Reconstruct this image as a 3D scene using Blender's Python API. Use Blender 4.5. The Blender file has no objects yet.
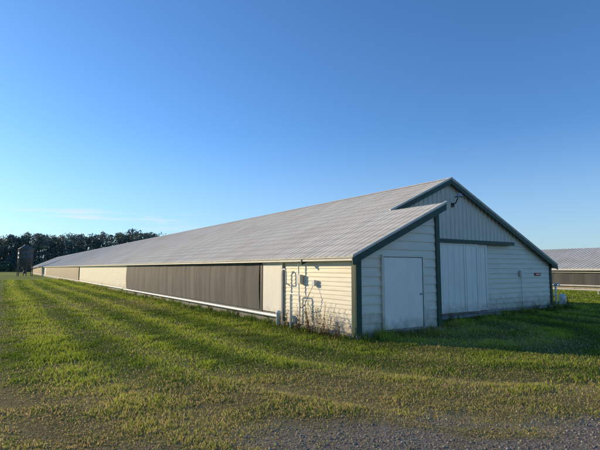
import bpy, math, random
import numpy as np
from mathutils import Vector
random.seed(4); rng=np.random.default_rng(7)
sc=bpy.context.scene
# ------------------------------------------------------------- frame of the farm
ANG=math.radians(33.24)
AX,AY=1.393,11.24
RX,RY=math.cos(ANG),math.sin(ANG)
def toloc(x,y):
    dx=x-AX; dy=y-AY
    return dx*RX+dy*RY, -dx*RY+dy*RX
SUN_EL=math.radians(15)
SUN_AZ=(-.896,.445)
# ------------------------------------------------------------- helpers
def link(o):
    sc.collection.objects.link(o); return o
def empty(name,loc=(0,0,0),rot=0):
    o=bpy.data.objects.new(name,None); o.location=loc; o.rotation_euler=(0,0,rot); o.empty_display_size=.3
    return link(o)
def mobj(name,v,f,mat,parent=None,smooth=False):
    me=bpy.data.meshes.new(name); me.from_pydata([tuple(a) for a in v],[],[tuple(a) for a in f]); me.update()
    if smooth:
        for p in me.polygons: p.use_smooth=True
    o=bpy.data.objects.new(name,me)
    if mat: me.materials.append(mat)
    if parent: o.parent=parent
    return link(o)
def npmesh(name,V,F,mat,parent=None,col=None,smooth=False):
    me=bpy.data.meshes.new(name)
    me.vertices.add(len(V)); me.vertices.foreach_set('co',np.asarray(V,dtype=np.float32).ravel())
    loops=np.concatenate([a.ravel() for a in F]).astype(np.int32)
    tot=np.concatenate([np.full(len(a),a.shape[1],dtype=np.int32) for a in F])
    st=np.concatenate([[0],np.cumsum(tot)[:-1]]).astype(np.int32)
    me.loops.add(len(loops)); me.loops.foreach_set('vertex_index',loops)
    me.polygons.add(len(tot)); me.polygons.foreach_set('loop_start',st)
    me.polygons.foreach_set('loop_total',tot)
    me.update(calc_edges=True)
    if col is not None:
        at=me.color_attributes.new('tint','FLOAT_COLOR','POINT')
        c=np.ones((len(V),4),dtype=np.float32); c[:,:3]=col
        at.data.foreach_set('color',c.ravel())
    if smooth: me.polygons.foreach_set('use_smooth',np.ones(len(tot),dtype=bool))
    me.materials.append(mat)
    o=bpy.data.objects.new(name,me)
    if parent: o.parent=parent
    return link(o)
BF=[(0,3,2,1),(4,5,6,7),(0,1,5,4),(1,2,6,5),(2,3,7,6),(3,0,4,7)]
def box(name,x0,x1,y0,y1,z0,z1,mat,parent=None,bev=0):
    v=[(x0,y0,z0),(x1,y0,z0),(x1,y1,z0),(x0,y1,z0),(x0,y0,z1),(x1,y0,z1),(x1,y1,z1),(x0,y1,z1)]
    o=mobj(name,v,BF,mat,parent)
    if bev:
        m=o.modifiers.new('b','BEVEL'); m.width=bev; m.segments=2
    return o
def prism(name,poly,off,mat,parent=None):
    n=len(poly); v=list(poly)+[(p[0]+off[0],p[1]+off[1],p[2]+off[2]) for p in poly]
    f=[tuple(range(n))[::-1],tuple(range(n,2*n))]+[(i,(i+1)%n,n+(i+1)%n,n+i) for i in range(n)]
    return mobj(name,v,f,mat,parent)
def tube(name,pts,r,mat,parent=None):
    V=[];F=[];n=10
    P=[Vector(p) for p in pts]
    for i,p in enumerate(P):
        if i==0: t=P[1]-P[0]
        elif i==len(P)-1: t=P[-1]-P[-2]
        else: t=(P[i+1]-P[i]).normalized()+(P[i]-P[i-1]).normalized()
        t.normalize()
        a=Vector((0,0,1)) if abs(t.z)<.9 else Vector((1,0,0))
        u=t.cross(a).normalized(); w=t.cross(u)
        for k in range(n):
            th=2*math.pi*k/n; V.append(p+u*(r*math.cos(th))+w*(r*math.sin(th)))
    for i in range(len(P)-1):
        for k in range(n):
            F.append((i*n+k,i*n+(k+1)%n,(i+1)*n+(k+1)%n,(i+1)*n+k))
    F.append(tuple(range(n))); F.append(tuple(range((len(P)-1)*n,len(P)*n)))
    return mobj(name,V,F,mat,parent,smooth=False)
def lathe(name,prof,c,mat,parent=None,n=32):
    V=[];F=[]
    for r,z in prof:
        for k in range(n):
            th=2*math.pi*k/n; V.append((c[0]+r*math.cos(th),c[1]+r*math.sin(th),c[2]+z))
    for i in range(len(prof)-1):
        for k in range(n): F.append((i*n+k,i*n+(k+1)%n,(i+1)*n+(k+1)%n,(i+1)*n+k))
    return mobj(name,V,F,mat,parent,smooth=True)
T=rng.random((256,256))
def vn(x,y,s=0):
    x=x+s*17.3; y=y+s*9.1
    ix=np.floor(x).astype(int); iy=np.floor(y).astype(int); fx=x-ix; fy=y-iy
    fx=fx*fx*(3-2*fx); fy=fy*fy*(3-2*fy)
    a=T[ix%256,iy%256]; b=T[(ix+1)%256,iy%256]; c=T[ix%256,(iy+1)%256]; d=T[(ix+1)%256,(iy+1)%256]
    return (a*(1-fx)+b*fx)*(1-fy)+(c*(1-fx)+d*fx)*fy
def fbm(x,y,s=0,o=4):
    r=0;amp=.5;t=0
    for i in range(o):
        r=r+amp*vn(x*2**i,y*2**i,s+i*3); t+=amp; amp*=.5
    return r/t
def sstep(a,b,x):
    t=np.clip((x-a)/(b-a),0,1); return t*t*(3-2*t)
# ------------------------------------------------------------- materials
def mat_new(name):
    m=bpy.data.materials.new(name); m.use_nodes=True
    nt=m.node_tree; b=nt.nodes['Principled BSDF']; return m,nt,b
def mat(name,c1,c2=None,scale=4,stretch=(1,1,1),rough=.6,metal=0,bump=0,bscale=30,spec=.3,dirt=None,dz=(0,.6),c3=None):
    m,nt,b=mat_new(name); N=nt.nodes; L=nt.links
    b.inputs['Roughness'].default_value=rough; b.inputs['Metallic'].default_value=metal
    b.inputs['Specular IOR Level'].default_value=spec
    tc=N.new('ShaderNodeTexCoord'); mp=N.new('ShaderNodeMapping'); mp.inputs['Scale'].default_value=stretch
    L.new(tc.outputs['Object'],mp.inputs['Vector'])
    nz=N.new('ShaderNodeTexNoise'); nz.inputs['Scale'].default_value=scale; nz.inputs['Detail'].default_value=8; nz.inputs['Roughness'].default_value=.65
    L.new(mp.outputs[0],nz.inputs['Vector'])
    cr=N.new('ShaderNodeValToRGB'); c2=c2 or tuple(x*.75 for x in c1)
    cr.color_ramp.elements[0].position=.32; cr.color_ramp.elements[0].color=(*c2,1)
    cr.color_ramp.elements[1].position=.66; cr.color_ramp.elements[1].color=(*c1,1)
    L.new(nz.outputs['Fac'],cr.inputs[0]); out=cr.outputs[0]
    if c3:
        n3=N.new('ShaderNodeTexNoise'); n3.inputs['Scale'].default_value=scale*.23; n3.inputs['Detail'].default_value=5
        L.new(mp.outputs[0],n3.inputs['Vector'])
        r3=N.new('ShaderNodeMapRange'); r3.inputs[1].default_value=.5; r3.inputs[2].default_value=.72
        L.new(n3.outputs['Fac'],r3.inputs[0]); mx=N.new('ShaderNodeMixRGB'); mx.inputs[2].default_value=(*c3,1)
        L.new(r3.outputs[0],mx.inputs[0]); L.new(out,mx.inputs[1]); out=mx.outputs[0]
    if dirt:
        sp=N.new('ShaderNodeSeparateXYZ'); L.new(tc.outputs['Object'],sp.inputs[0])
        n2=N.new('ShaderNodeTexNoise'); n2.inputs['Scale'].default_value=5; n2.inputs['Detail'].default_value=6
        L.new(tc.outputs['Object'],n2.inputs['Vector'])
        ad=N.new('ShaderNodeMath'); ad.operation='MULTIPLY_ADD'; ad.inputs[1].default_value=-(dz[1]-dz[0])*1.6; L.new(n2.outputs['Fac'],ad.inputs[0]); L.new(sp.outputs[2],ad.inputs[2])
        mr=N.new('ShaderNodeMapRange'); mr.inputs[1].default_value=dz[1]-(dz[1]-dz[0])*.8; mr.inputs[2].default_value=dz[0]-(dz[1]-dz[0])*.8; mr.inputs[3].default_value=0; mr.inputs[4].default_value=.75
        L.new(ad.outputs[0],mr.inputs[0]); mx=N.new('ShaderNodeMixRGB'); mx.inputs[2].default_value=(*dirt,1)
        L.new(mr.outputs[0],mx.inputs[0]); L.new(out,mx.inputs[1]); out=mx.outputs[0]
    L.new(out,b.inputs['Base Color'])
    if bump:
        nb=N.new('ShaderNodeTexNoise'); nb.inputs['Scale'].default_value=bscale; nb.inputs['Detail'].default_value=4
        L.new(mp.outputs[0],nb.inputs['Vector'])
        bp=N.new('ShaderNodeBump'); bp.inputs['Strength'].default_value=1; bp.inputs['Distance'].default_value=bump
        L.new(nb.outputs['Fac'],bp.inputs['Height']); L.new(bp.outputs[0],b.inputs['Normal'])
    return m
M_sid=mat('cream_siding',(.75,.71,.58),(.63,.58,.46),3,(1,.4,3),.5,bump=.004,bscale=2.5,dirt=(.25,.2,.13),dz=(.1,.6))
M_sidw=mat('white_metal_siding',(.72,.675,.56),(.62,.58,.48),3,(.5,1,3),.5,bump=.003,bscale=3,dirt=(.24,.22,.16),dz=(.1,.7))
M_gab=mat('gable_siding',(.62,.585,.485),(.52,.485,.40),4,(2,1,.4),.5,bump=.002,bscale=3)
M_door=mat('door_white',(.82,.785,.69),(.75,.715,.62),3,(1,1,.4),.45,dirt=(.3,.27,.2),dz=(.05,.5))
M_trim=mat('green_trim',(.024,.068,.048),(.016,.045,.032),6,rough=.5)
M_wtrim=mat('white_trim',(.74,.72,.66),(.58,.55,.48),6,rough=.5)
M_curt=mat('curtain_fabric',(.108,.104,.098),(.078,.075,.071),2.0,(1,3,.35),.8,bump=.006,bscale=6,c3=(.14,.133,.124))
M_curt2=mat('curtain_fabric_pale',(.45,.38,.28),(.33,.28,.2),2.0,(1,1,.3),.8)
M_conc=mat('concrete',(.30,.29,.26),(.18,.17,.14),5,rough=.9,bump=.004,bscale=60)
M_pvc=mat('pvc',(.78,.78,.74),(.6,.6,.55),5,rough=.4)
M_dark=mat('dark_metal',(.03,.035,.035),(.02,.02,.02),8,rough=.5)
M_galv=mat('galvanised_bin',(.11,.115,.12),(.075,.08,.09),3,(1,1,.3),rough=.6,metal=.2)
M_red=mat('red_sign_paint',(.45,.05,.04),(.35,.04,.03),8)
M_grey=mat('grey_box',(.35,.37,.38),(.28,.3,.3),6)
def roofmat():
    m,nt,b=mat_new('metal_roof'); N=nt.nodes; L=nt.links
    b.inputs['Roughness'].default_value=.85; b.inputs['Metallic'].default_value=0; b.inputs['Specular IOR Level'].default_value=.12
    tc=N.new('ShaderNodeTexCoord')
    def noise(scale,st,det=6):
        mp=N.new('ShaderNodeMapping'); mp.inputs['Scale'].default_value=st; L.new(tc.outputs['Object'],mp.inputs['Vector'])
        nz=N.new('ShaderNodeTexNoise'); nz.inputs['Scale'].default_value=scale; nz.inputs['Detail'].default_value=det; nz.inputs['Roughness'].default_value=.6
        L.new(mp.outputs[0],nz.inputs['Vector']); return nz.outputs['Fac']
    cr=N.new('ShaderNodeValToRGB'); e=cr.color_ramp.elements
    e[0].position=.3; e[0].color=(.57,.545,.47,1); e[1].position=.62; e[1].color=(.72,.69,.60,1)
    L.new(noise(1.2,(.5,2.2,.5)),cr.inputs[0])
    cr2=N.new('ShaderNodeValToRGB'); e=cr2.color_ramp.elements
    e[0].position=.45; e[0].color=(1,1,1,1); e[1].position=.75; e[1].color=(.85,.82,.76,1)
    L.new(noise(.5,(1,.5,1),8),cr2.inputs[0])
    mx=N.new('ShaderNodeMixRGB'); mx.blend_type='MULTIPLY'; mx.inputs[0].default_value=1
    L.new(cr.outputs[0],mx.inputs[1]); L.new(cr2.outputs[0],mx.inputs[2])
    sp=N.new('ShaderNodeSeparateXYZ'); L.new(tc.outputs['Object'],sp.inputs[0])
    mu=N.new('ShaderNodeMath'); mu.operation='MULTIPLY'; mu.inputs[1].default_value=1/.45; L.new(sp.outputs[0],mu.inputs[0])
    fr=N.new('ShaderNodeMath'); fr.operation='FRACT'; L.new(mu.outputs[0],fr.inputs[0])
    mr=N.new('ShaderNodeMapRange'); mr.inputs[1].default_value=0; mr.inputs[2].default_value=.35; mr.inputs[3].default_value=.95; mr.inputs[4].default_value=0
    L.new(fr.outputs[0],mr.inputs[0])
    m2=N.new('ShaderNodeMath'); m2.operation='MULTIPLY'; L.new(mr.outputs[0],m2.inputs[0]); L.new(noise(2,(1,1,1)),m2.inputs[1])
    m3=N.new('ShaderNodeMixRGB'); m3.inputs[2].default_value=(.32,.295,.245,1); L.new(m2.outputs[0],m3.inputs[0]); L.new(mx.outputs[0],m3.inputs[1])
    L.new(m3.outputs[0],b.inputs['Base Color'])
    bp=N.new('ShaderNodeBump'); bp.inputs['Distance'].default_value=.02; bp.inputs['Strength'].default_value=.5
    L.new(noise(1.6,(1,1,1),3),bp.inputs['Height']); L.new(bp.outputs[0],b.inputs['Normal'])
    return m
M_roof=roofmat()
def leafmat(name,trans=.35,attr='tint',rough=.55):
    m,nt,b=mat_new(name); N=nt.nodes; L=nt.links
    a=N.new('ShaderNodeAttribute'); a.attribute_name=attr
    L.new(a.outputs['Color'],b.inputs['Base Color']); b.inputs['Roughness'].default_value=rough; b.inputs['Specular IOR Level'].default_value=.15
    if trans:
        tr=N.new('ShaderNodeBsdfTranslucent'); L.new(a.outputs['Color'],tr.inputs['Color'])
        mx=N.new('ShaderNodeMixShader'); mx.inputs[0].default_value=trans
        L.new(b.outputs[0],mx.inputs[1]); L.new(tr.outputs[0],mx.inputs[2]); L.new(mx.outputs[0],N['Material Output'].inputs[0])
    return m
M_grass=leafmat('grass_blades',.45)
M_leaf=leafmat('tree_foliage',.2)
M_bark=mat('bark',(.08,.06,.045),(.05,.04,.03),3)
M_stone=leafmat('stones',0,rough=.9)
# ------------------------------------------------------------- ground fields
def ring(x,y):
    r,a=toloc(x,y)
    return np.where(a>1, r, 3.5-np.sqrt((r-3.5)**2+((a-1)*.85)**2)),a,r
def tracks(x,y):
    rr,a,r=ring(x,y)
    wob=.18*(vn(a*.12,r*0+3,2)-.5)+.06*(vn(a*.7,r*0+7,3)-.5)
    t=0
    for c,w,s in ((-2.7,.20,.6),(-4.5,.22,.8),(-7.4,.24,.7),(-9.2,.24,.7),(-13.0,.3,.6),(-14.9,.3,.6)):
        t=np.maximum(t,s*np.exp(-((rr-c+wob)/w)**2))
    return t
def mow(x,y):
    rr,a,r=ring(x,y)
    rr=rr+.5*(vn(a*.06,r*0+1,6)-.5)
    v=.5+.62*np.sin(rr*2*math.pi/1.7)
    v=np.clip(v,0,1)*.8+.35*vn(rr*2.3,a*.05,9)+.45*vn(rr*.45,a*.04,12)-.30
    return np.clip(v,0,1)
def gravelmask(x,y):
    yb=4.95+.24*np.clip(x,-8,8)+.9*(fbm(x*.55,y*.55,11)-.5)*2
    g=1-sstep(-.5,.8,y-yb)
    g=g*sstep(.34,.58,fbm(x*.9,y*1.6,19)+.20*sstep(.3,-.9,y-yb))
    return g
def dry(x,y):
    d=1-sstep(6.0,8.6,y-.12*x+1.2*(fbm(x*.35,y*.6,5)-.5)*2)
    d=np.maximum(d*.9, .38*sstep(.54,.74,fbm(x*.22,y*.22,23)))
    return np.clip(d,0,1)
def height(x,y):
    d=np.sqrt(x*x+y*y)
    f=1-sstep(40,120,d)
    h=.05*(fbm(x*.7,y*.7,1)-.5)*f+.10*(fbm(x*.13,y*.13,2)-.5)*f
    h-= .045*tracks(x,y)*f
    r,a=toloc(x,y)
    near=(1-sstep(0,1.2,np.maximum(np.maximum(-r,r-13.4),0)))*(1-sstep(0,1.2,np.maximum(-a,0)))
    return h*(1-near)
n1,n2=520,460
tx=np.linspace(-1,1,n1)*math.asinh(2500/6); X=6*np.sinh(tx)
ty=np.linspace(-math.asinh(2500/6)*.8,math.asinh(2500/6),n2); Y=9+6*np.sinh(ty)
GX,GY=np.meshgrid(X,Y); gx=GX.ravel(); gy=GY.ravel()
gz=height(gx,gy)
idx=np.arange(n1*n2).reshape(n2,n1)
F=np.stack([idx[:-1,:-1],idx[:-1,1:],idx[1:,1:],idx[1:,:-1]],-1).reshape(-1,4)
def groundcol(x,y):
    g=np.array([.10,.13,.026]); dr=np.array([.26,.21,.085]); soil=np.array([.16,.135,.055]); gr=np.array([.23,.195,.15])
    far=np.array([.20,.27,.042])
    d=dry(x,y)[:,None]; t=tracks(x,y)[:,None]; gm=gravelmask(x,y)[:,None]
    dist=np.sqrt(x*x+y*y)[:,None]
    c=g*(1-d)+dr*d
    c=c+(far-c)*sstep(22,50,dist)*(1-.4*d)
    c=c*(.66+.62*mow(x,y)[:,None])
    c=c+(soil-c)*t*.5
    c=c+(gr-c)*gm
    f=fbm(x*.05,y*.05,31)[:,None]; c=c*(.85+.3*f)
    fd=sstep(160,190,y+.3*x)[:,None]
    c=c+(np.array([.19,.19,.06])-c)*fd
    return c
def groundmat():
    m,nt,b=mat_new('ground_soil'); N=nt.nodes; L=nt.links
    a=N.new('ShaderNodeAttribute'); a.attribute_name='tint'
    tc=N.new('ShaderNodeTexCoord')
    nz=N.new('ShaderNodeTexNoise'); nz.inputs['Scale'].default_value=9; nz.inputs['Detail'].default_value=9; nz.inputs['Roughness'].default_value=.75
    L.new(tc.outputs['Object'],nz.inputs['Vector'])
    mr=N.new('ShaderNodeMapRange'); mr.inputs[1].default_value=.3; mr.inputs[2].default_value=.7; mr.inputs[3].default_value=.5; mr.inputs[4].default_value=1.45
    L.new(nz.outputs['Fac'],mr.inputs[0])
    vm=N.new('ShaderNodeVectorMath'); vm.operation='SCALE'; L.new(a.outputs['Color'],vm.inputs[0]); L.new(mr.outputs[0],vm.inputs['Scale'])
    L.new(vm.outputs[0],b.inputs['Base Color']); b.inputs['Roughness'].default_value=.95; b.inputs['Specular IOR Level'].default_value=.1
    n2_=N.new('ShaderNodeTexNoise'); n2_.inputs['Scale'].default_value=35; n2_.inputs['Detail'].default_value=6
    L.new(tc.outputs['Object'],n2_.inputs['Vector'])
    bp=N.new('ShaderNodeBump'); bp.inputs['Distance'].default_value=.03; L.new(n2_.outputs['Fac'],bp.inputs['Height']); L.new(bp.outputs[0],b.inputs['Normal'])
    return m
npmesh('ground',np.stack([gx,gy,gz],1),[F],groundmat(),col=groundcol(gx,gy),smooth=True)
# ------------------------------------------------------------- grass
def infoot(x,y):
    r,a=toloc(x,y)
    m=((r>-.02)&(r<13.45)&(a>2.2)&(a<150))|((r>-.02)&(r<3.1)&(a>-.05)&(a<150))
    m|=((r>3.0)&(r<8.7)&(a>1.6)&(a<2.4))
    return m
def blades(x,y,h,w,col,lean=.5,flat=1.0):
    n=len(x); z=height(x,y)-.01*flat
    th=rng.random(n)*2*np.pi; cx,cy=np.cos(th),np.sin(th)
    ph=rng.random(n)*2*np.pi; l=lean*h*(.3+rng.random(n)*1.3); lx,ly=np.cos(ph)*l,np.sin(ph)*l
    V=np.zeros((n,5,3),dtype=np.float32)
    V[:,0]=np.stack([x-cx*w,y-cy*w,z],1); V[:,1]=np.stack([x+cx*w,y+cy*w,z],1)
    V[:,2]=np.stack([x+cx*w*.8+lx*.35,y+cy*w*.8+ly*.35,z+h*.6],1); V[:,3]=np.stack([x-cx*w*.8+lx*.35,y-cy*w*.8+ly*.35,z+h*.6],1)
    V[:,4]=np.stack([x+lx,y+ly,z+h],1)
    b=np.arange(n)[:,None]*5
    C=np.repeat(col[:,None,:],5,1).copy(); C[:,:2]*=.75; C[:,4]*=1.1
    return V.reshape(-1,3), b+np.array([0,1,2,3]), b+np.array([3,2,4]), C.reshape(-1,3)
N=640000
q=1.9+rng.random(N)*(8.8-1.9); rho=q*q; th=(rng.random(N)-.5)*2*math.radians(45)
x=rho*np.sin(th); y=rho*np.cos(th)
gm=gravelmask(x,y); d=dry(x,y); t=tracks(x,y)
cl=fbm(x*1.9,y*1.9,41,3); cl2=fbm(x*.45,y*.45,47,3); mw=mow(x,y)
keep=(~infoot(x,y))&(rng.random(N)<(1-.90*gm)*(1-.35*t)*(.6+.4*sstep(.3,.6,cl))*(1-.25*d*(1-sstep(.35,.6,cl))))
x,y,rho,gm,d,t,cl,cl2,mw=[v[keep] for v in (x,y,rho,gm,d,t,cl,cl2,mw)]
n=len(x)
r,a=toloc(x,y)
h=(.024+.036*rng.random(n)+.040*sstep(.48,.78,cl))*(1-.4*t)*(1-.35*d)*(1-.4*gm)*(.72+.55*mw)
tall=np.exp(-np.abs(r)/.3)*(a>0)*(r<0)+np.exp(-np.abs(a+.05)/.3)*(r>0)*(r<3.1)*(a<0)
h*=1+2.4*tall
h*=1+rho*.012
w=(.0026+.0022*rng.random(n))*(1+rho/9)
G1=np.array([.135,.215,.022]); G2=np.array([.41,.47,.055]); D1=np.array([.62,.49,.21]); D2=np.array([.44,.36,.12]); DG=np.array([.075,.135,.017])
u=rng.random(n)[:,None]
cg=G1+(G2-G1)*np.clip(u*.4+.95*mw[:,None]-.2,0,1); cg=cg+(DG-cg)*(.6*sstep(.46,.66,cl2)*(1-.8*mw))[:,None]
cd=D2+(D1-D2)*u
pd=np.clip(d*.74+.06+.2*t+.45*(.5-cl),0,1)
isd=(rng.random(n)<pd)[:,None]
col=np.where(isd,cd,cg)*(.8+.4*rng.random(n)[:,None])
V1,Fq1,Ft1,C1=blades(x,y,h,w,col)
# dry thatch and clippings lying low between the blades (foreground)
N=150000
q=1.9+rng.random(N)*(3.6-1.9); rho=q*q; th=(rng.random(N)-.5)*2*math.radians(45)
x=rho*np.sin(th); y=rho*np.cos(th); gm=gravelmask(x,y); d=dry(x,y)
k=(~infoot(x,y))&(rng.random(N)<(.3+.7*d)*(1-.8*gm)); x,y,d=x[k],y[k],d[k]; n2_=len(x)
u=rng.random(n2_)[:,None]; col=(np.array([.36,.28,.13])*(1-u)+np.array([.60,.49,.26])*u)*(.7+.4*rng.random(n2_)[:,None])
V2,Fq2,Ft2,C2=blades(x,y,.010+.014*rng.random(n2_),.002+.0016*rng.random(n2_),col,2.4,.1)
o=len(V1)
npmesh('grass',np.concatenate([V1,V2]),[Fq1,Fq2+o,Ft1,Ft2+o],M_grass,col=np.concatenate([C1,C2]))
print('blades',n,n2_)
# ------------------------------------------------------------- gravel stones
ph=(1+5**.5)/2
ico=np.array([(-1,ph,0),(1,ph,0),(-1,-ph,0),(1,-ph,0),(0,-1,ph),(0,1,ph),(0,-1,-ph),(0,1,-ph),(ph,0,-1),(ph,0,1),(-ph,0,-1),(-ph,0,1)],dtype=float); ico/=np.linalg.norm(ico[0])
icf=np.array([(0,11,5),(0,5,1),(0,1,7),(0,7,10),(0,10,11),(1,5,9),(5,11,4),(11,10,2),(10,7,6),(7,1,8),(3,9,4),(3,4,2),(3,2,6),(3,6,8),(3,8,9),(4,9,5),(2,4,11),(6,2,10),(8,6,7),(9,8,1)])
N=80000
x=rng.uniform(-6,8.5,N); y=rng.uniform(2.9,8.5,N)
gm=gravelmask(x,y); k=(rng.random(N)<gm*.5+.012)&(abs(x)<y*.9+1)
x,y=x[k],y[k]; n=len(x)
s=(.004+.012*rng.random(n)**2.5)
sc3=rng.uniform(.6,1.3,(n,1,3))*np.array([1,1,.65]); jit=rng.uniform(.8,1.2,(n,12,1))
a_=rng.random(n)*6.28; ca,sa=np.cos(a_)[:,None],np.sin(a_)[:,None]
P=ico[None]*jit*sc3*s[:,None,None]
px=P[:,:,0]*ca-P[:,:,1]*sa; py=P[:,:,0]*sa+P[:,:,1]*ca
V=np.stack([px+x[:,None],py+y[:,None],P[:,:,2]+(height(x,y)+s*.3)[:,None]],-1)
Fs=(np.arange(n)[:,None,None]*12+icf[None]).reshape(-1,3)
sc_=rng.random((n,1)); colr=(np.array([.22,.185,.14])*(1-sc_)+np.array([.48,.43,.35])*sc_)*rng.uniform(.7,1.1,(n,1))
npmesh('gravel',V.reshape(-1,3),[Fs],M_stone,col=np.repeat(colr[:,None],12,1).reshape(-1,3))
print('stones',n)
# ------------------------------------------------------------- poultry house
H=empty('poultry_house',(AX,AY,0),ANG)
EA,SL=2.12,.454; RS=6.42; RZ=EA+SL*RS-.02; W=13.3; SR=.443; LEN=150; A0=2.27
ER=RZ-SR*(W-RS); RW=3.04
def zl(s): return EA+SL*s
def zr(s): return RZ-SR*(s-RS)
prism('structure',[(.03,A0+.04,-.2),(W-.03,A0+.04,-.2),(W-.03,A0+.04,ER-.02),(RS,A0+.04,RZ-.02),(.03,A0+.04,EA-.02)],(0,LEN-A0-.1,0),M_sid,H)
prism('feed_room_structure',[(.03,.04,-.2),(RW-.03,.04,-.2),(RW-.03,.04,zl(RW)-.03),(.03,.04,EA-.02)],(0,A0-.01,0),M_sidw,H)
OV=.28
t0,t1=.005,.05
def slabL(name,s0,s1,a0,a1):
    prism(name,[(s0,a0,zl(s0)+t0),(s1,a0,zl(s1)+t0),(s1,a0,zl(s1)+t1),(s0,a0,zl(s0)+t1)],(0,a1-a0,0),M_roof,H)
slabL('roof_left',-OV,RS,A0-.2,LEN+.2)
slabL('feed_room_roof',-OV,RW+.18,-.2,A0-.2)
s1=W+OV
prism('roof_right',[(RS,A0-.2,RZ+t0),(s1,A0-.2,zr(s1)+t0),(s1,A0-.2,zr(s1)+t1),(RS,A0-.2,RZ+t1)],(0,LEN+.4-A0,0),M_roof,H)
def ribs(name,f,sA,sB,a0,a1,step=.26,hh=.009,w=.04):
    A=np.arange(a0+.06,a1-.03,step); V=[];F=[]
    for a in A:
        b=len(V)
        for s in (sA,sB):
            z=f(s)+t1-.001
            V+=[(s,a-w,z),(s,a-w*.4,z+hh),(s,a+w*.4,z+hh),(s,a+w,z)]
        F+=[(b,b+1,b+5,b+4),(b+1,b+2,b+6,b+5),(b+2,b+3,b+7,b+6),(b,b+3,b+2,b+1),(b+4,b+5,b+6,b+7)]
    mobj(name,V,F,M_roof,H)
ribs('roof_ribs_left',zl,-OV-.01,RS-.12,A0-.2,LEN)
ribs('feed_room_roof_ribs',zl,-OV-.01,RW+.15,-.2,A0-.2)
ribs('roof_ribs_right',zr,RS+.12,s1+.01,A0-.2,LEN)
prism('ridge_cap',[(RS-.16,A0-.22,zl(RS-.16)+t1+.02),(RS,A0-.22,RZ+t1+.045),(RS+.16,A0-.22,zr(RS+.16)+t1+.02),(RS,A0-.22,RZ+t1+.03)],(0,LEN+.44-A0,0),M_wtrim,H)
box('eave_board_left',-OV+.03,-OV+.06,-.15,LEN,zl(-OV)-.06,zl(-OV)+.01,M_wtrim,H)
box('eave_board_right',s1-.06,s1-.03,A0-.15,LEN,zr(s1)-.10,zr(s1)+.01,M_wtrim,H)
prism('soffit',[(-OV+.06,-.1,EA-.16),(0.0,-.1,EA-.06),(0,-.1,EA-.03),(-OV+.06,-.1,EA-.13)],(0,LEN,0),M_wtrim,H)
def rake(name,f,sA,sB,a,dep=.17,mt=M_trim,top=.0,th=.035):
    prism(name,[(sA,a,f(sA)+top-dep),(sB,a,f(sB)+top-dep),(sB,a,f(sB)+top),(sA,a,f(sA)+top)],(0,th,0),mt,H)
rake('rake_trim_left',zl,-OV+.01,RS,A0-.21)
rake('rake_trim_right',zr,RS,s1,A0-.21)
rake('feed_room_rake_trim',zl,-OV-.01,RW+.18,-.215,.17)
rake('rake_cap_right',zr,RS,s1,A0-.225,.035,M_wtrim,.085,.06)
rake('rake_cap_left',zl,RW+.2,RS,A0-.225,.035,M_wtrim,.085,.06)
rake('feed_room_rake_cap',zl,-OV-.01,RW+.2,-.225,.035,M_wtrim,.085,.06)
box('feed_room_upper_fascia',RW+.18,RW+.205,-.19,A0-.22,zl(RW+.18)-.1,zl(RW+.18)+.05,M_trim,H)
def courses(name,P,f0,f1,z0,z1,h,lip,mt):
    V=[];F=[];z=z0
    while z<z1-1e-4:
        zt=min(z+h,z1); b=len(V)
        V+=[P(f0(z),.006,z),P(f1(z),.006,z),P(f1(z),lip,z+.004),P(f0(z),lip,z+.004),P(f0(z),lip,z+h*.22),P(f1(z),lip,z+h*.22),P(f1(zt),.006,zt),P(f0(zt),.006,zt)]
        F+=[(b,b+1,b+2,b+3),(b+3,b+2,b+5,b+4),(b+4,b+5,b+6,b+7)]; z=zt
    return mobj(name,V,F,mt,H)
courses('feed_room_front_siding',lambda u,o,z:(u,-o+.02,z),lambda z:max(0,(z-EA+.08)/SL),lambda z:RW,.12,zl(RW)-.08,.235,.03,M_sidw)
Ps=lambda u,o,z:(-o+.02,u,z)
courses('side_siding',Ps,lambda z:0,lambda z:3.4,.12,EA-.02,.115,.018,M_sid)
courses('side_siding_far',Ps,lambda z:24.9,lambda z:48.5,.25,EA-.02,.16,.008,M_sid)
courses('side_siding_upper',Ps,lambda z:4.9,lambda z:24.9,1.9,EA-.02,.1,.015,M_sid)
courses('side_siding_end',Ps,lambda z:96,lambda z:104,.25,EA-.02,.16,.01,M_sid)
Pg=lambda u,o,z:(u,A0-o+.02,z)
courses('gable_lower_siding',Pg,lambda z:max(0,(z-EA+.08)/SL),lambda z:min(W,W-(z-ER+.05)/SR),.12,2.74,.2,.03,M_sidw)
V=[];F=[]
s=1.5; a=A0-.03
def top(s): return (zl(s) if s<RS else zr(s))-.03
sx=[];
while s<W-1.8:
    for ds,o in ((0,0),(.17,0),(.19,.022),(.22,.022)): sx.append((s+ds,o))
    s+=.24
for (s,o) in sx:
    tz=max(top(s),2.71); V+=[(s,a-o,2.70),(s,a-o,tz)]
for i in range(len(sx)-1): F.append((2*i,2*i+2,2*i+3,2*i+1))
mobj('gable_upper_siding',V,F,M_gab,H)
box('gable_flashing',1.3,11.6,A0-.04,A0-.005,2.66,2.70,M_wtrim,H)
box('corner_trim_feed_room_left',-.045,.13,-.045,-.012,.1,EA+.02,M_trim,H)
box('corner_trim_feed_room_side',-.05,-.012,-.012,.13,.1,EA-.01,M_trim,H)
box('corner_trim_feed_room_right',RW-.11,RW+.045,-.05,-.012,.1,zl(RW)-.1,M_trim,H)
box('corner_trim_feed_room_return',RW+.0,RW+.045,-.012,A0-.06,.0,zl(RW)-.02,M_sidw,H)
box('corner_trim_right',W-.1,W+.04,A0-.05,A0-.012,.1,ER+.0,M_trim,H)
box('corner_trim_right_side',W+.0,W+.04,A0-.012,A0+.1,.1,ER-.03,M_trim,H)
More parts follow.
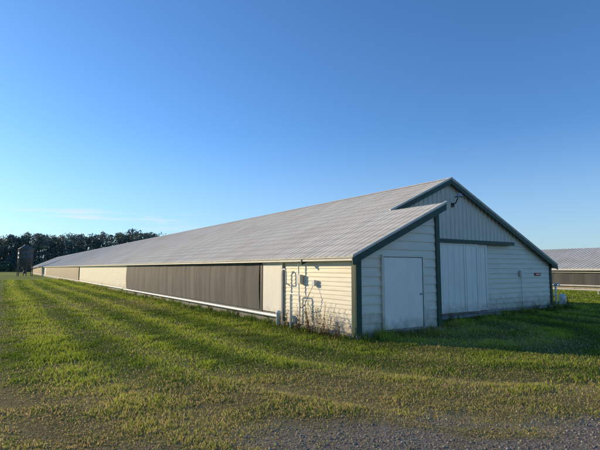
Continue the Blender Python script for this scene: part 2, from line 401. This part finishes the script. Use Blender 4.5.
box('foundation_side',-.05,.02,.05,LEN,-.3,.12,M_conc,H)
box('foundation_front',-.04,RW+.04,-.04,.02,-.3,.12,M_conc,H)
box('foundation_gable',RW+.05,W+.03,A0-.05,A0+.02,-.3,.12,M_conc,H)
box('right_wall',W-.03,W+.0,A0+.1,LEN-.1,.12,ER-.03,M_sid,H)
d0,d1=.88,2.32
box('door_slab',d0,d1,-.055,-.02,.17,2.03,M_door,H,.006)
for nm,b in (('door_jamb_left',(d0-.06,d0-.013,.12,2.04)),('door_jamb_right',(d1+.013,d1+.06,.12,2.04)),('door_head',(d0-.06,d1+.06,2.045,2.10))):
    box(nm,b[0],b[1],-.068,-.012,b[2],b[3],M_sidw,H)
for nm,b in (('door_gap_left',(d0-.012,d0)),('door_gap_right',(d1,d1+.012))):
    box(nm,b[0],b[1],-.062,-.012,.17,2.03,M_dark,H)
box('door_gap_top',d0,d1,-.062,-.012,2.03,2.043,M_dark,H)
box('door_sill',d0-.03,d1+.03,-.09,-.02,.125,.165,M_conc,H)
lathe('door_knob',[(0,-.03),(.022,-.02),(.03,0),(.022,.02),(0,.03)],(d1-.09,-.09,1.05),M_grey,H,12)
y0=A0-.16
def panel(name,sa,sb,y,z0,z1):
    e=empty(name); e.parent=H
    box(name+'_sheet',sa,sb,y,y+.03,z0,z1,M_door,e)
    w=.09
    for i,b in enumerate(((sa,sa+w,z0,z1),(sb-w,sb,z0,z1),(sa+w,sb-w,z0,z0+w),(sa+w,sb-w,z1-w,z1))):
        box(name+'_frame_%d'%i,b[0],b[1],y-.02,y-.002,b[2],b[3],M_door,e)
    k=int((sb-sa)/.3)
    for i in range(1,k):
        s=sa+(sb-sa)*i/k
        box(name+'_rib_%d'%i,s-.012,s+.012,y-.006,y-.001,z0+w+.002,z1-w-.002,M_door,e)
panel('sliding_door',4.5,7.1,y0,.14,2.68)
panel('sliding_door_leaf',7.12,7.86,y0,.14,2.68)
panel('sliding_door_rear_leaf',7.80,8.5,y0+.07,.14,2.66)
box('sliding_door_gap',7.862,7.90,y0+.005,y0+.03,.14,2.66,M_dark,H)
box('door_track_hood',4.2,10.2,A0-.24,A0-.05,2.72,2.80,M_trim,H)
box('door_track_face',4.2,10.2,A0-.245,A0-.22,2.66,2.72,M_trim,H)
box('door_post',8.52,8.62,A0-.05,A0-.012,.12,2.64,M_sidw,H)
box('concrete_sill',RW+.1,8.6,1.7,A0-.05,-.2,.05,M_conc,H,.02)
L=empty('gooseneck_lamp'); L.parent=H
lx,lz=6.35,4.35
tube('lamp_arm',[(lx+.25,A0-.05,lz-.25),(lx+.25,A0-.2,lz-.2),(lx+.2,A0-.36,lz+.0),(lx+.12,A0-.46,lz+.12),(lx,A0-.55,lz+.1)],.02,M_dark,L)
lathe('lamp_shade',[(.04,.08),(.07,.06),(.1,0),(.17,-.06),(.16,-.065),(.05,-.01)],(lx-.02,A0-.57,lz+.02),M_grey,L,16)
lathe('lamp_bulb',[(0,-.12),(.035,-.1),(.05,-.06),(.03,0)],(lx-.02,A0-.57,lz),M_pvc,L,12)
box('lamp_base',lx+.18,lx+.32,A0-.09,A0-.05,lz-.33,lz-.18,M_dark,L)
tube('conduit',[(10.9,A0-.06,.2),(10.9,A0-.06,1.4)],.015,M_sidw,H)
box('switch_box',10.8,10.98,A0-.11,A0-.03,1.4,1.66,M_sidw,H,.01)
box('red_notice_sign',12.0,12.45,A0-.04,A0-.02,1.42,1.54,M_red,H)
box('red_notice_sign_text',12.06,12.39,A0-.045,A0-.0405,1.46,1.50,M_wtrim,H)
def curtain(name,a0,a1,z0,z1,mt,off=.05,step=.06,amp=.010):
    A=np.arange(a0,a1+step*.5,step); nz=8; Z=np.linspace(z0,z1,nz)
    AA,ZZ=np.meshgrid(A,Z)
    wv=amp*(np.sin(AA*2*math.pi/.62+1.5*vn(AA*.5,ZZ*0+1,3))*.35+2*(vn(AA*3.3,ZZ*1.2,8)-.5)+1.5*(vn(AA*.9,ZZ*.7,9)-.5))
    bulge=.03*np.sin((ZZ-z0)/(z1-z0)*math.pi)
    V=np.stack([-(off+wv+bulge).ravel(),AA.ravel(),ZZ.ravel()],1)
    I=np.arange(AA.size).reshape(AA.shape)
    F=np.stack([I[:-1,:-1],I[:-1,1:],I[1:,1:],I[1:,:-1]],-1).reshape(-1,4)
    return npmesh(name,V,[F],mt,H,smooth=True)
curtain('ventilation_curtain',4.95,24.7,.36,1.88,M_curt)
curtain('ventilation_curtain_far',48.6,95.8,.36,1.88,M_curt2,step=.3)
curtain('ventilation_curtain_end',104.2,149.5,.36,1.88,M_curt2,step=.3)
for i,(u,v) in enumerate(((4.95,24.7),(48.6,95.8),(104.2,149.5))):
    tube('curtain_rod_%d'%i,[(-.1,u-.1,1.9),(-.1,v+.1,1.9)],.02,M_trim,H)
V=[];F=[]
for a in np.arange(6.4,24.5,1.5):
    b=len(V); V+=[(-.125,a,.36),(-.125,a+.018,.36),(-.125,a+.018,1.9),(-.125,a,1.9)]; F.append((b,b+1,b+2,b+3))
mobj('curtain_straps',V,F,M_dark,H)
box('kick_board_near',-.035,-.0,3.45,24.85,.12,.33,M_conc,H)
box('kick_board_far',-.045,-.0,48.55,149.8,.12,.34,M_sid,H)
tube('white_rail_pipe',[(-.14,3.6,.27),(-.14,25,.27)],.05,M_pvc,H)
tube('white_rail_pipe_far',[(-.14,25.2,.3),(-.14,149,.3)],.045,M_pvc,H)
for i,a in enumerate(np.arange(4.5,25,2.5)): box('rail_bracket_%d'%i,-.15,-.03,a,a+.04,.18,.215,M_dark,H)
box('service_door',-.05,-.02,3.62,4.72,.36,1.86,M_door,H,.005)
box('service_door_frame_l',-.065,-.02,3.46,3.60,.33,1.92,M_wtrim,H)
box('service_door_frame_r',-.065,-.02,4.74,4.88,.33,1.92,M_dark,H)  # dark strip standing in for the shade of the gap beside the door
box('service_door_frame_t',-.06,-.02,3.60,4.74,1.87,1.92,M_wtrim,H)
def arc(c,r,a0,a1,n=6):
    out=[]
    for i in range(n+1):
        t=a0+(a1-a0)*i/n; out.append((c[0],c[1]+r*math.cos(t),c[2]+r*math.sin(t)))
    return out
tube('water_pipe_a',[(-.16,3.3,.0),(-.16,3.3,1.6)]+arc((-.16,3.18,1.6),.12,0,math.pi)[1:]+[(-.16,3.06,1.3),(-.02,3.06,1.22)],.022,M_pvc,H)
tube('water_pipe_b',[(-.2,2.75,.0),(-.2,2.75,.95),(-.2,2.72,1.0),(-.2,2.3,1.0),(-.2,2.25,.96),(-.2,2.25,.4)],.02,M_pvc,H)
tube('water_pipe_c',[(-.12,3.5,1.93),(-.12,2.5,1.93),(-.12,2.44,1.88),(-.1,2.44,1.1)],.018,M_pvc,H)
tube('electric_cable',[(-.1,2.44,1.1),(-.14,2.38,.8),(-.2,2.2,.62),(-.24,1.95,.7),(-.2,1.8,1.0),(-.06,1.75,1.3)],.011,M_dark,H)
box('pipe_valve_box',-.13,-.03,2.34,2.54,1.3,1.56,M_sid,H,.01)
box('pipe_valve_box_small',-.1,-.03,1.67,1.81,1.25,1.42,M_pvc,H,.01)
lathe('water_filter',[(0,0),(.07,0),(.07,.32),(.085,.33),(.085,.38),(.05,.42),(0,.42)],(-.28,3.3,.05),M_pvc,H,18)
# weeds
def weed(name,cx,cy,hh,nst,col,spread=.12,leaf=.05,seed=0):
    rr=random.Random(seed); V=[];F=[];C=[]
    zb=float(height(np.array([cx]),np.array([cy]))[0])-.02
    for i in range(nst):
        a=rr.random()*6.28; q=spread*rr.random(); b=Vector((cx+q*math.cos(a),cy+q*math.sin(a),zb))
        h=hh*rr.uniform(.55,1); ln=Vector((rr.uniform(-.25,.25),rr.uniform(-.25,.25),1)).normalized()
        pts=[b+ln*h*t+Vector((ln.x,ln.y,0))*h*.4*t*t for t in (0,.35,.7,1)]
        w=.006
        k=len(V)
        for j,p in enumerate(pts):
            ww=w*(1-.6*j/3)
            V+= [p+Vector((ww,0,0)),p+Vector((-ww*.5,ww*.8,0)),p+Vector((-ww*.5,-ww*.8,0))]; C+=[col]*3
        for j in range(3):
            for m in range(3): F.append((k+j*3+m,k+j*3+(m+1)%3,k+(j+1)*3+(m+1)%3,k+(j+1)*3+m))
        nl=int(h*28)
        for j in range(nl):
            t=rr.uniform(.15,1); p=b+ln*h*t+Vector((ln.x,ln.y,0))*h*.4*t*t
            az=rr.random()*6.28; l=leaf*rr.uniform(.6,1.4)*(1.2-.6*t); dv=Vector((math.cos(az),math.sin(az),rr.uniform(-.3,.7)))*l
            sd=Vector((-math.sin(az),math.cos(az),rr.uniform(-.4,.4)))*l*.22
            k2=len(V); V+=[p,p+dv*.5+sd,p+dv,p+dv*.5-sd]; cc=tuple(x*rr.uniform(.6,1.3) for x in col); C+=[cc]*4; F.append((k2,k2+1,k2+2,k2+3))
    me=bpy.data.meshes.new(name); me.from_pydata([tuple(v) for v in V],[],F)
    at=me.color_attributes.new('tint','FLOAT_COLOR','POINT')
    for i,c in enumerate(C): at.data[i].color=(*c,1)
    me.materials.append(M_grass); link(bpy.data.objects.new(name,me))
def l2w(r,a): return AX+r*RX-a*RY, AY+r*RY+a*RX
brown=(.16,.10,.055); grn=(.08,.12,.02); olive=(.19,.17,.05)
specs=[(-.35,1.6,1.05,11,brown),(-.3,1.15,.9,10,olive),(-.4,.75,.95,9,brown),(-.3,2.2,.8,8,olive),(-.35,.35,.55,8,brown),(-.3,2.9,.6,7,grn),(-.5,1.9,.6,8,brown),(-.45,1.3,.8,8,brown)]
for i in range(9): specs.append((11.0+i*.3+random.random()*.2,A0-.4-random.random()*.6,random.uniform(.3,.6),10,grn if i%3 else olive))
for i in range(18): specs.append((3.5+i*.45+random.random()*.2,1.5-random.random()*.4,random.uniform(.18,.38),10,brown if i%3==0 else grn))
for i in range(7): specs.append((-.25-random.random()*.2,5+i*2.6+random.random(),random.uniform(.18,.32),8,grn))
for i in range(6): specs.append((.2+i*.45,-.2-random.random()*.15,random.uniform(.12,.28),8,brown if i%2 else olive))
for i,(r_,a_,h_,n_,c_) in enumerate(specs):
    wx,wy=l2w(r_,a_); weed('weed_plant',wx,wy,h_,n_,c_,seed=i,leaf=.06)
# ------------------------------------------------------------- second poultry house (to the right)
H2=empty('poultry_house',(AX,AY,0),ANG)
e0,e1,rg=32.8,46.2,39.5
prism('structure',[(e0,3,-.3),(e1,3,-.3),(e1,3,1.73),(rg,3,3.58),(e0,3,1.73)],(0,150,0),M_conc,H2)
k=(3.6-1.75)/(rg-e0)
prism('roof_left',[(e0-.4,2.7,1.75-.4*k),(rg,2.7,3.6),(rg,2.7,3.66),(e0-.4,2.7,1.81-.4*k)],(0,150.6,0),M_roof,H2)
prism('roof_right',[(e1+.4,2.7,1.75-.4*k),(rg,2.7,3.6),(rg,2.7,3.66),(e1+.4,2.7,1.81-.4*k)],(0,150.6,0),M_roof,H2)
V=[];F=[]
for a in np.arange(3,150,.3):
    b=len(V)
    for s,z in ((e0-.41,1.81-.4*k),(rg-.1,3.64)): V+=[(s,a-.04,z),(s,a,z+.018),(s,a+.04,z)]
    F+=[(b,b+1,b+4,b+3),(b+1,b+2,b+5,b+4),(b,b+2,b+1)]
mobj('roof_ribs',V,F,M_roof,H2)
def cur2(n,a0,a1,mt):
    A=np.arange(a0,a1,.2); V=[];F=[]
    for a in A:
        o=.04*math.sin(a*5)+.03*math.sin(a*1.7); V+=[(e0-.08-o*.5,a,.4),(e0-.08-o*.5,a,1.35)]
    for i in range(len(A)-1): F.append((2*i,2*i+2,2*i+3,2*i+1))
    mobj(n,V,F,mt,H2)
cur2('ventilation_curtain',4,55,M_curt); cur2('ventilation_curtain_far',56,149,M_curt)
tube('white_rail_pipe',[(e0-.2,3,.3),(e0-.2,150,.3)],.05,M_pvc,H2)
tube('curtain_rod',[(e0-.2,3,1.4),(e0-.2,150,1.4)],.03,M_pvc,H2)
box('eave_board',e0-.43,e0-.4,2.7,153,1.55,1.69,M_wtrim,H2)
box('wall_band',e0-.06,e0-.0,3,153,-.2,.38,M_curt2,H2)
# ------------------------------------------------------------- standpipe and pipe rail at right corner
S=empty('water_standpipe',(AX,AY,0),ANG)
tube('riser',[(14.9,2.9,-.1),(14.9,2.9,.95)],.045,M_pvc,S)
lathe('riser_cap',[(0,.12),(.08,.11),(.085,0),(.06,0)],(14.9,2.9,.9),M_pvc,S,16)
lathe('tank',[(0,0),(.14,0),(.15,.03),(.15,.42),(.12,.5),(.05,.53),(0,.53)],(15.1,2.7,0),M_pvc,S,20)
tube('feed_line',[(13.45,3.0,.55),(14.3,3.0,.55),(14.5,3.0,.5),(14.85,2.9,.5)],.03,M_pvc,S)
tube('elbow_arm',[(14.9,2.9,.85),(14.75,2.75,1.05),(14.6,2.6,1.05),(14.5,2.5,.9)],.03,M_pvc,S)
Pp=empty('pipe_rail',(AX,AY,0),ANG)
tube('top_pipe',[(24,4,.36),(24,60,.36)],.04,M_pvc,Pp)
for i,a in enumerate(range(5,60,5)): tube('post_%d'%i,[(24,a,-.1),(24,a,.36)],.03,M_pvc,Pp)
# ------------------------------------------------------------- feed bin
bx,by=-61.3,101
Bn=empty('feed_bin',(bx,by,0))
lathe('hopper_body',[(.22,1.1),(.25,1.3),(1.45,3.0),(1.5,3.05),(1.5,3.9),(1.54,3.92),(1.5,3.95),(1.5,4.8),(1.54,4.82),(1.5,4.85),(1.5,5.9),(1.6,5.93),(1.55,6.0),(.45,6.75),(.42,6.95),(0,7.05)],(0,0,0),M_galv,Bn,28)
for i in range(6):
    a=i*math.pi/3+.2; c,s=math.cos(a)*1.52,math.sin(a)*1.52
    tube('leg_%d'%i,[(c*1.02,s*1.02,-.1),(c,s,5.8)],.09,M_galv,Bn)
    a2=a+math.pi/3; tube('brace_%d'%i,[(c,s,1.0),(math.cos(a2)*1.52,math.sin(a2)*1.52,2.6)],.04,M_galv,Bn)
tube('auger_tube',[(0,0,1.1),(2.2,1.4,1.9),(4.6,3.0,3.0)],.1,M_galv,Bn)
for dx in (-.2,.2): tube('ladder_rail_%d'%(dx>0),[(dx,-1.68,.5),(dx,-1.68,6.1),(dx,-.5,6.9)],.025,M_galv,Bn)
for j in range(14): tube('ladder_rung_%d'%j,[(-.2,-1.68,.7+j*.4),(.2,-1.68,.7+j*.4)],.02,M_galv,Bn)
lathe('boot',[(.0,.5),(.3,.5),(.3,1.1),(.22,1.15)],(0,0,0),M_galv,Bn,16)
# ------------------------------------------------------------- distant trees
def treeline(name,trees,seed,cols,dens=1):
    rg_=np.random.default_rng(seed); VV=[];CC=[]; TV=[];TF=[]
    for (x,y,h,wd) in trees:
        nb=int(rg_.integers(15,22)*dens)
        b=len(TV)
        for z,rr in ((0,.35),(h*.5,.22),(h*.9,.06)):
            for k in range(5): TV.append((x+rr*math.cos(k*1.257),y+rr*math.sin(k*1.257),z))
        for j in range(2):
            for k in range(5): TF.append((b+j*5+k,b+j*5+(k+1)%5,b+(j+1)*5+(k+1)%5,b+(j+1)*5+k))
        base=np.array(cols[rg_.integers(len(cols))])*rg_.uniform(.8,1.2)
        for i in range(nb):
            t=rg_.uniform(.06,.97); R=wd*(1.05-.7*abs(t-.42)/.55)*.5
            a=rg_.random()*6.28; rr=R*rg_.uniform(.2,.95)
            c=np.array([x+rr*np.cos(a),y+rr*np.sin(a),h*t]); cs=wd*rg_.uniform(.15,.26)
            m=60
            d=rg_.normal(size=(m,3)); d/=np.linalg.norm(d,axis=1)[:,None]
            p=c+d*cs*rg_.uniform(.5,1.1,(m,1))*np.array([1.1,1.1,.8])
            e1_=rg_.normal(size=(m,3)); e1_/=np.linalg.norm(e1_,axis=1)[:,None]; e2_=np.cross(e1_,rg_.normal(size=(m,3))); e2_/=np.linalg.norm(e2_,axis=1)[:,None]
            s=rg_.uniform(.2,.5,(m,1))
            VV.append(np.stack([p-e1_*s,p+e2_*s*.7,p+e1_*s,p-e2_*s*.7],1).reshape(-1,3))
            CC.append(np.repeat(base*rg_.uniform(.6,1.3,(m,1)),4,0))
    V=np.concatenate(VV); C=np.concatenate(CC); F=np.arange(len(V)).reshape(-1,4)
    e=empty(name)
    npmesh('foliage',V,[F],M_leaf,e,col=C); mobj('trunks',TV,TF,M_bark,e)
trees=[]
for row,(dy,n_) in enumerate(((0,56),(9,52),(20,48),(30,44))):
    for i in range(n_):
        x=-215+ (215+10)*i/n_+random.uniform(-1.8,1.8)
        hh=18.8+.6*math.sin(x*.045+1)+.7*math.sin(x*.13)+random.uniform(-1.1,1.1)-(2 if row==0 else 0)+1.2*float(sstep(-130,-70,np.array(x)))
        if x<-150: hh-=.6
        trees.append((x,222+dy+4*math.sin(x*.03)+random.uniform(-2,2),hh,random.uniform(7,10)))
treeline('distant_tree_line',trees,3,[(.135,.185,.16),(.145,.19,.15),(.125,.175,.165)])  # distance haze is mixed into these lighter, bluish foliage colours
bush=[]
for i in range(75):
    x=-220+i*3.1+random.uniform(-1,1); bush.append((x,214+3*math.sin(x*.05)+random.uniform(-2,2),random.uniform(3,6.5),random.uniform(4,6)))
treeline('hedgerow_bushes',bush,5,[(.14,.19,.12),(.13,.17,.11)],.7)
# ------------------------------------------------------------- sun, sky
sd=Vector((SUN_AZ[0]*math.cos(SUN_EL),SUN_AZ[1]*math.cos(SUN_EL),math.sin(SUN_EL))).normalized()
sl=bpy.data.lights.new('sun','SUN'); sl.energy=5.0; sl.angle=math.radians(.53); sl.color=(1,.78,.47)
so=link(bpy.data.objects.new('sun',sl)); so.rotation_euler=sd.to_track_quat('Z','Y').to_euler(); so.location=(-30,20,30)
w=bpy.data.worlds.new('World'); sc.world=w; w.use_nodes=True; nt=w.node_tree; N_=nt.nodes; Lk=nt.links
bg=N_['Background']; sk=N_.new('ShaderNodeTexSky'); sk.sky_type='NISHITA'; sk.sun_disc=False
sk.sun_elevation=SUN_EL; sk.sun_rotation=math.atan2(SUN_AZ[0],SUN_AZ[1]); sk.air_density=1.0; sk.dust_density=.3; sk.ozone_density=3.0; sk.altitude=0
tm=N_.new('ShaderNodeMixRGB'); tm.blend_type='MULTIPLY'; tm.inputs[0].default_value=1; tm.inputs[2].default_value=(.76,1.13,1.5,1); Lk.new(sk.outputs[0],tm.inputs[1])
tc=N_.new('ShaderNodeTexCoord'); sp=N_.new('ShaderNodeSeparateXYZ'); Lk.new(tc.outputs['Generated'],sp.inputs[0])
mp=N_.new('ShaderNodeMapping'); mp.inputs['Scale'].default_value=(2.2,2.2,26); mp.inputs['Location'].default_value=(.3,.1,0); Lk.new(tc.outputs['Generated'],mp.inputs['Vector'])
nz=N_.new('ShaderNodeTexNoise'); nz.inputs['Scale'].default_value=2.6; nz.inputs['Detail'].default_value=7; nz.inputs['Roughness'].default_value=.55; Lk.new(mp.outputs[0],nz.inputs['Vector'])
def mrange(src,a,b,c=0,d=1):
    m=N_.new('ShaderNodeMapRange'); m.interpolation_type='SMOOTHSTEP'
    m.inputs[1].default_value=a; m.inputs[2].default_value=b; m.inputs[3].default_value=c; m.inputs[4].default_value=d; Lk.new(src,m.inputs[0]); return m.outputs[0]
def mul(a,b):
    m=N_.new('ShaderNodeMath'); m.operation='MULTIPLY'; Lk.new(a,m.inputs[0]); Lk.new(b,m.inputs[1]); return m.outputs[0]
# thin haze layer low over the horizon: pale, less saturated
hz=mrange(sp.outputs[2],.30,.0,0,.42)
mh=N_.new('ShaderNodeMixRGB'); mh.inputs[2].default_value=(4.3,5.2,6.3,1); Lk.new(hz,mh.inputs[0]); Lk.new(tm.outputs[0],mh.inputs[1])
c=mul(mul(mrange(nz.outputs['Fac'],.47,.68),mrange(sp.outputs[2],.072,.095)),mul(mrange(sp.outputs[2],.130,.102),mrange(sp.outputs[0],-.18,-.32)))
m5=N_.new('ShaderNodeMath'); m5.operation='MULTIPLY'; m5.inputs[1].default_value=.7; Lk.new(c,m5.inputs[0])
mx=N_.new('ShaderNodeMixRGB'); mx.inputs[2].default_value=(6.4,6.5,7.2,1); Lk.new(m5.outputs[0],mx.inputs[0]); Lk.new(mh.outputs[0],mx.inputs[1])
Lk.new(mx.outputs[0],bg.inputs['Color']); bg.inputs['Strength'].default_value=.135
# ------------------------------------------------------------- camera
cd=bpy.data.cameras.new('camera'); cam=link(bpy.data.objects.new('camera',cd)); sc.camera=cam
cd.sensor_width=36; cd.lens=36*451/600; cd.clip_end=6000; cd.clip_start=.05
cam.location=(0,0,1.75); cam.rotation_euler=(math.radians(90+5.45),0,0)
sc.view_settings.view_transform='Standard'; sc.view_settings.look='None'; sc.view_settings.exposure=0
